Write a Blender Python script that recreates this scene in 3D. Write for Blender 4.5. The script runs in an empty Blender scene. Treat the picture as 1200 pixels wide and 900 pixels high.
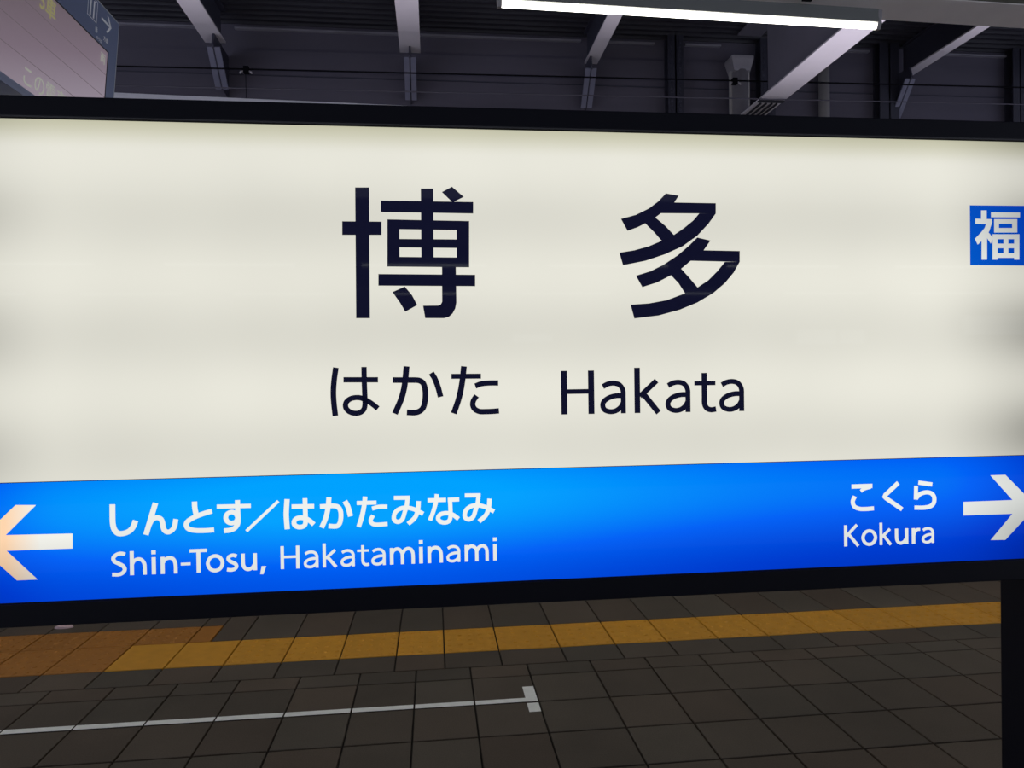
import bpy, bmesh, math, random
from mathutils import Vector, Matrix

random.seed(7)
SC = bpy.context.scene
COL = SC.collection
C = 1.514                      # height of the camera above the platform floor

# ------------------------------------------------------------------ camera
cam_data = bpy.data.cameras.new('camera')
cam = bpy.data.objects.new('camera', cam_data)
COL.objects.link(cam)
RT = Vector((0.994084, -0.107757, -0.013618))
UP = Vector((0.014506, 0.007463, 0.999867))
FW = Vector((0.107641, 0.994149, -0.008982))
cam.matrix_world = Matrix(((RT.x, UP.x, -FW.x, 0), (RT.y, UP.y, -FW.y, 0), (RT.z, UP.z, -FW.z, C), (0, 0, 0, 1)))
cam_data.sensor_fit = 'HORIZONTAL'
cam_data.sensor_width = 36.0
cam_data.lens = 36.0 * 847.5 / 1200.0
cam_data.clip_start = 0.02
cam_data.clip_end = 200
SC.camera = cam

# ------------------------------------------------------------------ world, exposure
world = bpy.data.worlds.new('world')
SC.world = world
world.use_nodes = True
wb = world.node_tree.nodes['Background']
wb.inputs['Color'].default_value = (0.70, 0.74, 0.92, 1)
wb.inputs['Strength'].default_value = WORLD_S = 1.15
SC.view_settings.view_transform = 'Standard'
SC.view_settings.look = 'None'
SC.view_settings.exposure = 0.0
SC.view_settings.gamma = 1.0
SC.view_settings.use_curve_mapping = False
LAMP_S = 6.0                  # brightness of the tube lamps
ADDED_LAMP_S = 130.0             # unseen lamps added along the platform edge to brighten the floor
FAR_LAMP_S = 5.0               # the older rows behind the camera
SC.cycles.use_denoising = True
SC.cycles.max_bounces = 6
# added area light with no seen source, brightens the roof beams' undersides
uplight_l = bpy.data.lights.new('added_uplight', 'AREA'); uplight_l.shape = 'RECTANGLE'; uplight_l.size = 22; uplight_l.size_y = .9
uplight_l.energy = 165; uplight_l.color = (.95, .90, 1.0); uplight_l.spread = math.radians(44)
uplight_o = bpy.data.objects.new('added_uplight', uplight_l); COL.objects.link(uplight_o)
uplight_o.location = (2.0, 6.7, -.85); uplight_o.rotation_euler = (math.radians(180 + 2), 0, 0)

# ------------------------------------------------------------------ materials
def srgb(r, g, b):
    f = lambda v: (v / 255 / 12.92) if v / 255 <= .04045 else ((v / 255 + .055) / 1.055) ** 2.4
    return (f(r), f(g), f(b), 1)

class NT:
    def __init__(s, name):
        s.m = bpy.data.materials.new(name); s.m.use_nodes = True
        s.t = s.m.node_tree; s.p = s.t.nodes['Principled BSDF']
    def n(s, kind, **kw):
        nd = s.t.nodes.new(kind)
        for k, v in kw.items(): setattr(nd, k, v)
        return nd
    def l(s, a, b): s.t.links.new(a, b)
    def math(s, op, a, b=None, c=None, clamp=False):
        nd = s.n('ShaderNodeMath', operation=op, use_clamp=clamp)
        for i, v in enumerate((a, b, c)):
            if v is None: continue
            if isinstance(v, (int, float)): nd.inputs[i].default_value = v
            else: s.l(v, nd.inputs[i])
        return nd.outputs[0]
    def xyz(s):
        tc = s.n('ShaderNodeTexCoord'); sp = s.n('ShaderNodeSeparateXYZ')
        s.l(tc.outputs['Object'], sp.inputs[0]); return tc.outputs['Object'], sp.outputs
    def ramp(s, fac, stops):
        r = s.n('ShaderNodeValToRGB'); e = r.color_ramp.elements
        while len(e) < len(stops): e.new(0.5)
        for q, (pos, c) in zip(e, stops): q.position = pos; q.color = c
        s.l(fac, r.inputs[0]); return r.outputs[0]
    def mul(s, col, fac):
        m = s.n('ShaderNodeVectorMath', operation='SCALE'); s.l(col, m.inputs[0]) if not isinstance(col, tuple) else setattr(m.inputs[0], 'default_value', col[:3])
        if isinstance(fac, (int, float)): m.inputs['Scale'].default_value = fac
        else: s.l(fac, m.inputs['Scale'])
        return m.outputs[0]

def plain(name, col, rough=0.6, metal=0.0, var=0.0, scale=8.0, bump=0.0, spec=0.5, rand=0.0, stretch=None):
    a = NT(name); p = a.p
    p.inputs['Roughness'].default_value = rough; p.inputs['Metallic'].default_value = metal
    p.inputs['Specular IOR Level'].default_value = spec
    p.inputs['Base Color'].default_value = col
    if var or bump or rand:
        obj, _ = a.xyz(); src = obj
        if stretch:
            mp = a.n('ShaderNodeMapping'); mp.inputs['Scale'].default_value = stretch; a.l(obj, mp.inputs[0]); src = mp.outputs[0]
        nz = a.n('ShaderNodeTexNoise'); nz.inputs['Scale'].default_value = scale; nz.inputs['Detail'].default_value = 6
        a.l(src, nz.inputs['Vector'])
        f = a.math('MULTIPLY_ADD', nz.outputs['Fac'], 2 * var, 1 - var)
        if rand:
            oi = a.n('ShaderNodeObjectInfo')
            f = a.math('MULTIPLY', f, a.math('MULTIPLY_ADD', oi.outputs['Random'], 2 * rand, 1 - rand))
        a.l(a.mul(col, f), p.inputs['Base Color'])
        if bump:
            b = a.n('ShaderNodeBump'); b.inputs['Strength'].default_value = bump; b.inputs['Distance'].default_value = .01
            a.l(nz.outputs['Fac'], b.inputs['Height']); a.l(b.outputs[0], p.inputs['Normal'])
    return a.m

def granite(name, col, rand=0.16):
    """fine speckled stone or concrete tile, each tile a little different"""
    a = NT(name); p = a.p
    p.inputs['Roughness'].default_value = .75; p.inputs['Specular IOR Level'].default_value = .3
    tc = a.n('ShaderNodeTexCoord'); oi = a.n('ShaderNodeObjectInfo')
    ad = a.n('ShaderNodeVectorMath', operation='ADD'); a.l(tc.outputs['Object'], ad.inputs[0]); a.l(oi.outputs['Location'], ad.inputs[1])
    n1 = a.n('ShaderNodeTexNoise'); n1.inputs['Scale'].default_value = 180; n1.inputs['Detail'].default_value = 3; a.l(ad.outputs[0], n1.inputs['Vector'])
    n2 = a.n('ShaderNodeTexNoise'); n2.inputs['Scale'].default_value = 2.2; n2.inputs['Detail'].default_value = 5; a.l(ad.outputs[0], n2.inputs['Vector'])
    f = a.math('MULTIPLY_ADD', n1.outputs['Fac'], .7, .65)
    f = a.math('MULTIPLY', f, a.math('MULTIPLY_ADD', n2.outputs['Fac'], .6, .7))
    f = a.math('MULTIPLY', f, a.math('MULTIPLY_ADD', oi.outputs['Random'], 2 * rand, 1 - rand))
    warm = a.n('ShaderNodeMix', data_type='RGBA')
    hs = a.math('FRACT', a.math('MULTIPLY', oi.outputs['Random'], 7.31))
    a.l(a.math('MULTIPLY', hs, .8), warm.inputs['Factor'])
    warm.inputs['A'].default_value = col; warm.inputs['B'].default_value = (col[0] * 1.12, col[1] * .95, col[2] * .88, 1)
    a.l(a.mul(warm.outputs['Result'], f), p.inputs['Base Color'])
    b = a.n('ShaderNodeBump'); b.inputs['Strength'].default_value = .3; b.inputs['Distance'].default_value = .002
    a.l(n1.outputs['Fac'], b.inputs['Height']); a.l(b.outputs[0], p.inputs['Normal'])
    return a.m

def lightbox(a):
    """evenness of the sign's own four rows of tubes behind the film (object space, metres from the sign's centre)"""
    obj, (x, y, z) = a.xyz()
    rows = a.math('MULTIPLY_ADD', a.math('COSINE', a.math('MULTIPLY', a.math('SUBTRACT', z, .155), 2 * math.pi / .172)), .5, .5)
    mr = a.n('ShaderNodeMapRange', interpolation_type='SMOOTHSTEP'); a.l(a.math('ABSOLUTE', a.math('ADD', x, .03)), mr.inputs[0])
    mr.inputs[1].default_value = .66; mr.inputs[2].default_value = .93
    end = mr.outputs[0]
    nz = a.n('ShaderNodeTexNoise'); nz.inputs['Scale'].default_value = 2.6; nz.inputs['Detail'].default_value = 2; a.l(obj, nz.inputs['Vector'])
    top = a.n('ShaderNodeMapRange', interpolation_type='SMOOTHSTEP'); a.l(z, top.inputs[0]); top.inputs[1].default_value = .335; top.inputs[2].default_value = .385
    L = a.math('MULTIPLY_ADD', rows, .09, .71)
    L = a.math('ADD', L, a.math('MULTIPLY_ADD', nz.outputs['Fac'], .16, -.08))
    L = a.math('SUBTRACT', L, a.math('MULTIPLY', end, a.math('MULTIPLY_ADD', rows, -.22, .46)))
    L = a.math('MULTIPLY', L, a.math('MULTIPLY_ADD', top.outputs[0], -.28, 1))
    return L, end, x, z, top.outputs[0]

def film(name, kind):
    a = NT(name); p = a.p
    p.inputs['Base Color'].default_value = (.004, .004, .006, 1)
    p.inputs['Roughness'].default_value = .03; p.inputs['Specular IOR Level'].default_value = .07
    p.inputs['Emission Strength'].default_value = 1.0
    L, end, x, z, top = lightbox(a)
    if kind == 'white':
        mx = a.n('ShaderNodeMix', data_type='RGBA'); a.l(top, mx.inputs['Factor'])
        mx.inputs['A'].default_value = (1.0, .985, .875, 1); mx.inputs['B'].default_value = (1.0, .98, .72, 1)
        a.l(a.mul(mx.outputs['Result'], L), p.inputs['Emission Color'])
    elif kind == 'letter':
        a.l(a.mul((1.05, 1.08, 1.04, 1), L), p.inputs['Emission Color'])
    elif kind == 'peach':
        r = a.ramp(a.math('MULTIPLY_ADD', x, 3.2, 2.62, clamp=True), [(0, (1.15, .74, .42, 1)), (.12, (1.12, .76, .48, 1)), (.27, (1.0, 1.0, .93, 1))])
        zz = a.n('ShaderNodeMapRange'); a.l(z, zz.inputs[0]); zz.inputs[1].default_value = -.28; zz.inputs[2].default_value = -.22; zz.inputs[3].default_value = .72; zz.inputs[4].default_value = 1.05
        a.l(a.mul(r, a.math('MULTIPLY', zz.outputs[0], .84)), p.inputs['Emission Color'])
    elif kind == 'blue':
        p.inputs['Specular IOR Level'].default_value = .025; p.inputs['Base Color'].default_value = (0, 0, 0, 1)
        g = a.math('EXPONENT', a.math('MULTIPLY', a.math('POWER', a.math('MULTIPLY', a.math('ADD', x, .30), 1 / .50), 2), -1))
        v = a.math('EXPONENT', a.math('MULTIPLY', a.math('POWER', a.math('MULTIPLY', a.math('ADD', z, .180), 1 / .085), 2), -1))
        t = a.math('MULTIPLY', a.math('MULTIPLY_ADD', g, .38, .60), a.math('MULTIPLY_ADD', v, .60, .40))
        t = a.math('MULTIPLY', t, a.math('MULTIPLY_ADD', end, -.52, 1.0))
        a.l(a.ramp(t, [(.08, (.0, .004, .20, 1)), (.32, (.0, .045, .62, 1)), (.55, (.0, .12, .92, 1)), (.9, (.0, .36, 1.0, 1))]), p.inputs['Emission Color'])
    elif kind == 'badge':
        t = a.math('MULTIPLY_ADD', end, -.9, 1.15, clamp=True)
        t = a.math('MULTIPLY', t, a.math('MULTIPLY_ADD', z, -1.6, 1.0))
        a.l(a.ramp(t, [(0, (.0, .006, .30, 1)), (1, (.0, .13, .68, 1))]), p.inputs['Emission Color'])
    return a.m

M = {
 'frame': plain('black_frame_paint', (.003, .0036, .008, 1), .45, .0, spec=.2),
 'bead': plain('grey_bead', (.05, .05, .05, 1), .4),
 'gasket': plain('black_gasket', (.002, .002, .002, 1), .8),
 'ink': plain('navy_black_film', (.012, .012, .035, 1), .03, spec=.11),
 'film_white': film('backlit_white_film', 'white'),
 'film_letter': film('backlit_letter_film', 'letter'),
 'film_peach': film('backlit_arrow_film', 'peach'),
 'film_blue': film('backlit_blue_film', 'blue'),
 'film_badge': film('backlit_badge_film', 'badge'),
 'tile': granite('brown_grey_tile', (.073, .063, .049, 1)),
 'tile_edge': granite('coping_tile', (.12, .115, .105, 1), .06),
 'grout': plain('dark_grout', (.010, .008, .007, 1), .9),
 'yellow': plain('yellow_tactile', (.56, .265, .012, 1), .6, var=.18, scale=14, rand=.07),
 'orange': plain('orange_tactile', (.33, .13, .010, 1), .65, var=.2, scale=14, rand=.08),
 'line': plain('white_floor_paint', (.82, .86, .84, 1), .6, var=.12, scale=30),
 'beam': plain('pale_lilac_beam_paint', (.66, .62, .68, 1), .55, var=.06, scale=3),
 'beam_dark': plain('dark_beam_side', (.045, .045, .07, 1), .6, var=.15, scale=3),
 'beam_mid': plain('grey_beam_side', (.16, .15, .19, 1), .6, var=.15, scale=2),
 'brace': plain('slate_brace_paint', (.16, .16, .23, 1), .55, var=.1, scale=6),
 'wall': plain('dark_slate_wall', (.095, .087, .12, 1), .85, var=.25, scale=1.2, bump=.1, stretch=(.5, 1, 2.5)),
 'deck': plain('dark_corrugated_deck', (.024, .023, .034, 1), .5, var=.2, scale=1.5),
 'steel': plain('dark_steel_column', (.032, .032, .05, 1), .5, var=.2, scale=4),
 'ledge': plain('pale_ledge', (.26, .25, .30, 1), .5, var=.2, scale=6),
 'pipe': plain('grey_pipe', (.30, .28, .31, 1), .45, var=.1, scale=5),
 'pipe_pale': plain('pale_pipe', (.42, .40, .40, 1), .45, var=.08, scale=5),
 'wire': plain('black_wire', (.004, .004, .006, 1), .9, spec=.05),
 'wire_grey': plain('grey_wire', (.09, .085, .11, 1), .8, spec=.1),
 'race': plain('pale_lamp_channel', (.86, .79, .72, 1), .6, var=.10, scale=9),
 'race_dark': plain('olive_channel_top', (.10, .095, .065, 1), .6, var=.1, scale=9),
 'lamp_body': plain('grey_green_lamp_body', (.20, .21, .19, 1), .45),
 'cap': plain('lamp_end_cap', (.35, .33, .32, 1), .4),
 'board': plain('slate_blue_board', (.15, .19, .33, 1), .35, var=.08, scale=3),
 'board_edge': plain('pale_board_edge', (.55, .58, .6, 1), .35, .3),
 'board_text': plain('pale_board_lettering', (.85, .88, .95, 1), .5),
 'white_duct': plain('white_rail_paint', (.92, .90, .92, 1), .5, var=.08, scale=20),
 'ballast': plain('track_ballast', (.10, .09, .085, 1), .95, var=.5, scale=30, bump=1.0),
 'rail': plain('worn_rail', (.25, .22, .2, 1), .35, .8),
 'concrete': plain('platform_side_concrete', (.22, .21, .2, 1), .9, var=.2, scale=4),
 'pink': plain('pale_pink_scrap', (.62, .45, .47, 1), .6),
 'slot': plain('dark_slot', (.012, .012, .02, 1), .8),
 'insulator': plain('pale_clamp', (.40, .38, .42, 1), .4),
}
_ip = M['ink'].node_tree.nodes['Principled BSDF']      # a little of the light box shows through the dark film
_ip.inputs['Emission Color'].default_value = (.003, .0035, .013, 1); _ip.inputs['Emission Strength'].default_value = 1.0
def emit(name, col, s):
    a = NT(name); a.p.inputs['Base Color'].default_value = (.02, .02, .02, 1); a.p.inputs['Emission Color'].default_value = col; a.p.inputs['Emission Strength'].default_value = s; return a.m
M['tube'] = emit('lit_tube', (1.0, .98, .90, 1), LAMP_S)
M['added_tube'] = emit('lit_added_tube', (1.0, .95, .84, 1), ADDED_LAMP_S)
M['far_tube'] = emit('lit_far_tube', (.93, 1.0, .96, 1), FAR_LAMP_S)
M['window'] = emit('bright_opening', (.9, .95, 1.0, 1), 2.6)
a = NT('screen_painted_reflection'); a.p.inputs['Roughness'].default_value = .35
_, (sx, sy, sz) = a.xyz()
g_ = a.math('MULTIPLY_ADD', sz, -1.5, .28); g_ = a.math('ADD', g_, a.math('MULTIPLY', sy, .6), clamp=True)  # daylight reflected on the screen, painted in as an emission gradient
rp = a.ramp(g_, [(0, (.11, .085, .09, 1)), (.5, (.22, .165, .21, 1)), (1, (.42, .36, .44, 1))])
a.p.inputs['Base Color'].default_value = (.08, .07, .08, 1); a.l(rp, a.p.inputs['Emission Color']); a.p.inputs['Emission Strength'].default_value = .72
M['screen'] = a.m
M['led_yellow'] = emit('yellow_green_led', (.26, .24, .11, 1), .8)
M['led_pale'] = emit('pale_green_led', (.30, .31, .27, 1), .9)
M['screen_line'] = emit('screen_seam', (.15, .115, .14, 1), .7)

# ------------------------------------------------------------------ helpers
def add(name, me, mat=None, parent=None, loc=(0, 0, 0), rot=None):
    o = bpy.data.objects.new(name, me); COL.objects.link(o)
    if mat is not None and me is not None and not me.materials: me.materials.append(mat)
    if parent is not None: o.parent = parent
    o.location = loc
    if rot: o.rotation_euler = rot
    return o
def tag(o, label=None, cat=None, group=None, kind=None):
    if label: o['label'] = label
    if cat: o['category'] = cat
    if group: o['group'] = group
    if kind: o['kind'] = kind
    return o
def empty(name, label, cat, loc=(0, 0, 0), group=None):
    return tag(add(name, None, loc=loc), label, cat, group)

class MB:
    def __init__(s): s.v = []; s.f = []
    def box(s, x0, x1, y0, y1, z0, z1):
        b = len(s.v)
        s.v += [(x0, y0, z0), (x1, y0, z0), (x1, y1, z0), (x0, y1, z0), (x0, y0, z1), (x1, y0, z1), (x1, y1, z1), (x0, y1, z1)]
        s.f += [tuple(b + i for i in q) for q in ((0, 3, 2, 1), (4, 5, 6, 7), (0, 1, 5, 4), (1, 2, 6, 5), (2, 3, 7, 6), (3, 0, 4, 7))]
        return s
    def prism(s, pts, d0, d1, axis=1):
        """polygon extruded between d0 and d1 along the axis; pts are the other two coordinates"""
        b = len(s.v); n = len(pts)
        def P(u, v, d): return (u, d, v) if axis == 1 else ((d, u, v) if axis == 0 else (u, v, d))
        s.v += [P(u, v, d0) for u, v in pts] + [P(u, v, d1) for u, v in pts]
        s.f.append(tuple(range(b, b + n))); s.f.append(tuple(range(b + 2 * n - 1, b + n - 1, -1)))
        for i in range(n):
            j = (i + 1) % n; s.f.append((b + i, b + n + i, b + n + j, b + j))
        return s
    def tube(s, pts, r, n=10, caps=True):
        pts = [Vector(q) for q in pts]; rs = r if isinstance(r, (list, tuple)) else [r] * len(pts); b = len(s.v)
        for i, q in enumerate(pts):
            t = (pts[min(i + 1, len(pts) - 1)] - pts[max(i - 1, 0)]).normalized()
            u = t.orthogonal().normalized() if i == 0 else (u - t * u.dot(t)).normalized()
            w = t.cross(u)
            for k in range(n):
                an = 2 * math.pi * k / n; s.v.append(tuple(q + (u * math.cos(an) + w * math.sin(an)) * rs[i]))
        for i in range(len(pts) - 1):
            for k in range(n):
                a0 = b + i * n + k; a1 = b + i * n + (k + 1) % n; s.f.append((a0, a1, a1 + n, a0 + n))
        if caps:
            s.f.append(tuple(b + k for k in range(n - 1, -1, -1))); s.f.append(tuple(b + (len(pts) - 1) * n + k for k in range(n)))
        return s
    def mesh(s, name):
        me = bpy.data.meshes.new(name); me.from_pydata(s.v, [], s.f)
        bm = bmesh.new(); bm.from_mesh(me); bmesh.ops.recalc_face_normals(bm, faces=bm.faces); bm.to_mesh(me); bm.free()
        return me
    def build(s, name, mat, parent=None, loc=(0, 0, 0), bevel=0.0, smooth=False, rot=None):
        me = s.mesh(name)
        if bevel:
            bm = bmesh.new(); bm.from_mesh(me)
            bmesh.ops.bevel(bm, geom=list(bm.edges), offset=bevel, segments=2, profile=.7, affect='EDGES', clamp_overlap=True)
            bm.to_mesh(me); bm.free()
        if smooth:
            for p_ in me.polygons: p_.use_smooth = True
        return add(name, me, mat, parent, loc, rot)

# ------------------------------------------------------------------ the setting: floor
X0, X1 = -7.0, 9.5
floor = MB().box(X0, X1, -4.0, 5.28, -.16, -.012).build('floor', M['grout'])
tag(floor, 'brown-grey tiled station platform floor', kind='structure')

_tm = {}
def tile_mesh(w, d, gap=.008, key=''):
    k = (round(w, 3), round(d, 3), key)
    if k not in _tm:
        h, e, b = .014, gap / 2, .0022
        v = []
        for z, i in ((-h, 0), (-b, 0), (0, b)):
            v += [(e + i, e + i, z), (w - e - i, e + i, z), (w - e - i, d - e - i, z), (e + i, d - e - i, z)]
        f = [(8, 9, 10, 11)]
        for r_ in (0, 4):
            for q in range(4):
                j = (q + 1) % 4; f.append((r_ + q, r_ + j, r_ + j + 4, r_ + q + 4))
        if key == 'dots':
            nx = 5
            for ix in range(nx):
                for iy in range(nx):
                    cx = w * (ix + .5) / nx; cy = d * (iy + .5) / nx; bb = len(v); rr = .0115
                    for (rad, zz) in ((rr * 1.25, 0), (rr * .7, .005)):
                        for q in range(8): v.append((cx + rad * math.cos(q * math.pi / 4), cy + rad * math.sin(q * math.pi / 4), zz))
                    for q in range(8):
                        j = (q + 1) % 8; f.append((bb + q, bb + j, bb + 8 + j, bb + 8 + q))
                    f.append(tuple(bb + 8 + q for q in range(8)))
        me = bpy.data.meshes.new('tile'); me.from_pydata(v, [], f); _tm[k] = me
    return _tm[k]
_tmm = {}
def put_tile(name, x0, x1, y0, y1, mat, key='', label=None):
    k = (round(x1 - x0, 3), round(y1 - y0, 3), key, mat.name)
    if k not in _tmm:
        me = tile_mesh(x1 - x0, y1 - y0, key=key).copy(); me.materials.append(mat); _tmm[k] = me
    o = add(name, _tmm[k], None, floor, (x0, y0, 0))
    if label: o['label'] = label
    return o

main_cols = [round(.204 + .3 * k, 3) for k in range(-24, -1)] + [-.111, .168, .467] + [round(.204 + .3 * k, 3) for k in range(2, 31)]
up = [-2.053, -1.749, -1.445, -1.140, -.835, -.530, -.225, .037, .339, .685, 1.0, 1.300, 1.605, 1.905, 2.211, 2.513, 2.815, 3.116]
up_cols = [round(-2.053 - .302 * k, 3) for k in range(16, 0, -1)] + up + [round(3.116 + .302 * k, 3) for k in range(1, 21)]
rest = MB()                                       # tiles too far to the side to be in the photograph
def rest_tile(x0, x1, y0, y1):
    e = .0025; rest.box(x0 + e, x1 - e, y0 + e, y1 - e, -.014, 0)
def row(cols, y0, y1, mat=M['tile'], name='paving_tile'):
    for a_, b_ in zip(cols[:-1], cols[1:]):
        if b_ > -.585 * y1 - .15 and a_ < .88 * y1 + .15 and y1 > 2.4: put_tile(name, a_, b_, y0, y1, mat)
        else: rest_tile(a_, b_, y0, y1)
ys = [3.633 - .3 * k for k in range(0, 26)]
for k in range(25):
    row(main_cols, ys[k + 1], ys[k])
row(main_cols, 3.633, 3.778)
row(up_cols, 3.778, 3.992)
ty0, ty1, ty2 = 3.992, 4.368, 4.645
orange_end = -1.385
for a_, b_ in zip(up_cols[:-1], up_cols[1:]):
    if b_ > -.585 * 4.4 - .6 and a_ < .9 * 4.4 + .4:
        is_orange = b_ < -1.7  # tactile tiles at the far left take the darker orange
        smooth_one = -1.76 < a_ < -1.4
        put_tile('tactile_tile', a_, b_, ty0, ty1, M['orange'] if is_orange else M['yellow'], '' if smooth_one else 'dots')
    else: rest_tile(a_, b_, ty0, ty1)
# second tactile row on the left, ending with a cut piece, plain tiles behind it elsewhere
for a_, b_ in zip(up_cols[:-1], up_cols[1:]):
    if b_ <= -1.44 and a_ > -3.8:
        put_tile('tactile_tile', a_, b_, ty1, ty2, M['orange'], 'dots'); put_tile('paving_tile', a_, b_, ty2, 4.80, M['tile'])
    elif a_ > -1.46 and a_ < -1.43:
        put_tile('tactile_tile', a_, orange_end + .1 - .03, ty1, ty2, M['orange'], '')
        put_tile('paving_tile', orange_end + .07, b_, ty1, 4.80, M['tile']); put_tile('paving_tile', a_, orange_end + .07, ty2, 4.80, M['tile'])
    elif a_ > -1.2 and a_ < 4.6: put_tile('paving_tile', a_, b_, ty1, 4.80, M['tile'])
    else: rest_tile(a_, b_, ty1, 4.80)
for a_, b_ in zip(up_cols[:-1:2], up_cols[2::2]):
    if b_ > -3.4 and a_ < 4.9: put_tile('coping_stone', a_, b_, 4.80, 5.28, M['tile_edge'])
    else: rest_tile(a_, b_, 4.80, 5.28)
o = rest.build('outer_paving', M['tile'], floor); o['kind'] = 'stuff'

# white queue line: one strip per tile it crosses, and its end mark
joints = [c for c in main_cols if -2.9 < c < .45]
yl0, yl1 = 3.337, 3.377
for a_, b_ in zip(joints[:-1], joints[1:]):
    MB().box(a_ + .004, b_ - .004, yl0, yl1, .0003, .0012).build('painted_line', M['line'], floor)
MB().box(joints[-1] + .004, .409, yl0, yl1, .0003, .0012).build('painted_line', M['line'], floor)
MB().box(.409, .463, 3.336, 3.500, .0003, .0012).build('painted_end_mark', M['line'], floor)
MB().box(.409, .463, 3.232, 3.320, .0003, .0012).build('painted_end_mark', M['line'], floor)

# platform side, track bed, rails
tag(MB().box(X0, X1, 5.10, 5.26, -1.15, -.16).build('platform_face', M['concrete']), kind='structure')
tag(MB().box(X0 - 6, X1 + 10, 5.26, 9.6, -1.35, -1.15).build('track_bed', M['ballast']), kind='structure')
for i, yy in enumerate((6.35, 7.79)):
    rl = MB().prism([(yy - .07, -1.15), (yy + .07, -1.15), (yy + .07, -1.135), (yy + .015, -1.12), (yy + .015, -1.04), (yy + .035, -1.03), (yy + .035, -1.0), (yy - .035, -1.0), (yy - .035, -1.03), (yy - .015, -1.04), (yy - .015, -1.12), (yy - .07, -1.135)], X0 - 6, X1 + 10, axis=0).build('track_rail', M['rail'])
    tag(rl, ('steel rail on the track bed nearer the platform edge', 'steel rail on the track bed nearer the dark back wall')[i], 'rail', 'rails of the track beyond the platform')

# back wall, corrugated roof deck
WY = 9.47
wall = MB().box(X0 - 6, X1 + 10, WY, WY + .25, -1.35, C + 4.6).build('wall_back', M['wall'])
tag(wall, 'dark slate wall beyond the track', kind='structure')
for zz in (C + 3.86, C + 3.46):
    MB().box(X0 - 6, X1 + 10, WY - .012, WY, zz, zz + .012).build('wall_rib', M['beam_dark'], wall)
for (a_, b_) in ((-9, -2.7), (-2.42, 2.0), (2.2, 3.0), (3.42, 3.92), (4.7, 6.05), (6.72, 8.1)):
    MB().box(a_, b_, WY - .05, WY, C + 4.425, C + 4.447).build('wall_ledge', M['ledge'], wall)
DZ = C + 4.50
prof = []
yy = -12.0
while yy < WY + .1:
    prof += [(yy, DZ), (yy + .05, DZ), (yy + .065, DZ + .05), (yy + .115, DZ + .05)]; yy += .13
prof = prof + [(prof[-1][0], DZ + .14), (prof[0][0], DZ + .14)]
ceil = MB().prism(prof, X0 - 6, X1 + 10, axis=0).build('ceiling', M['deck'])
tag(ceil, 'dark corrugated roof deck above the tracks', kind='structure')

# ------------------------------------------------------------------ roof beams
def beam(x0, x1, y_end, z, label, side=M['beam_dark'], depth=None, brace=None, y_near=-11.0, narrow=.5, web_end=None):
    t = empty('roof_beam', label, 'beam', ((x0 + x1) / 2, 0, 0), 'steel roof beams above the track')
    w = (x1 - x0) / 2
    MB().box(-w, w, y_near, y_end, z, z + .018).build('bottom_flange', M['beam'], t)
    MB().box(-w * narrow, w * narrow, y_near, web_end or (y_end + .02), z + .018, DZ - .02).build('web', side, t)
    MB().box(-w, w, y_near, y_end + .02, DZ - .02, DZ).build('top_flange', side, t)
    if brace:
        (ya, za, yb, zb, bw, ox) = brace
        e = MB()
        dy, dz = (yb - ya), (zb - za); L = math.hypot(dy, dz); ny, nz = -dz / L, dy / L
        for s_ in (-1, 1):
            xa, xb = (ox + .008, ox + bw / 2) if s_ > 0 else (ox - bw / 2, ox - .008)
            b = MB(); q = [(ya, za), (yb, zb), (yb - ny * .02, zb - nz * .02), (ya - ny * .02, za - nz * .02)]
            b.prism(q, xa, xb, axis=0).build('brace', M['brace'], t)
        MB().prism([(ya, z + .0), (ya + .3, z + .0), (ya + .25, z - .03), (ya - .02, za - .03), (ya - .05, za)], ox - .012, ox + .012, axis=0).build('gusset', M['beam_dark'], t)
        MB().prism([(ya + .01, za - .0), (yb + .02, zb + .0), (WY, zb - .02), (WY, z), (y_end, z)], ox - .006, ox + .006, axis=0).build('gusset_plate', M['steel'], t)
    return t
Z1 = C + 4.09
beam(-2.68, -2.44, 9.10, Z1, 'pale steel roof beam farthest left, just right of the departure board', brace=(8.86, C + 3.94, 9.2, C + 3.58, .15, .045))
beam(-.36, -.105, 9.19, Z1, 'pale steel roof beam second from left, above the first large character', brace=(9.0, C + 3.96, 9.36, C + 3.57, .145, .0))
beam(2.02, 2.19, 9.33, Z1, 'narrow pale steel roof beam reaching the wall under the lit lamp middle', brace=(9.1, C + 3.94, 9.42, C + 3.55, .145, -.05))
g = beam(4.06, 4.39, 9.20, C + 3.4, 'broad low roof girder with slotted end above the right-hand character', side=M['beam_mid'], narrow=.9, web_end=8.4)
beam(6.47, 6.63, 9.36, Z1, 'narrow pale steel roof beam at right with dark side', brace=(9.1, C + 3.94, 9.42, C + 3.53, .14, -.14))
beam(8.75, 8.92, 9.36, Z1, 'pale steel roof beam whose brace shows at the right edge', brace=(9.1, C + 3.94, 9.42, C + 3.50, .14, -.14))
MB().box(-.165, .165, 8.60, 8.66, C + 3.385, C + 3.40).build('joint_plate', M['slot'], g)
for xx in (-.10, -.03, .045, .11):
    MB().box(xx - .013, xx + .013, 8.70, 9.16, C + 3.385, C + 3.40).build('slot', M['slot'], g)

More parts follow.
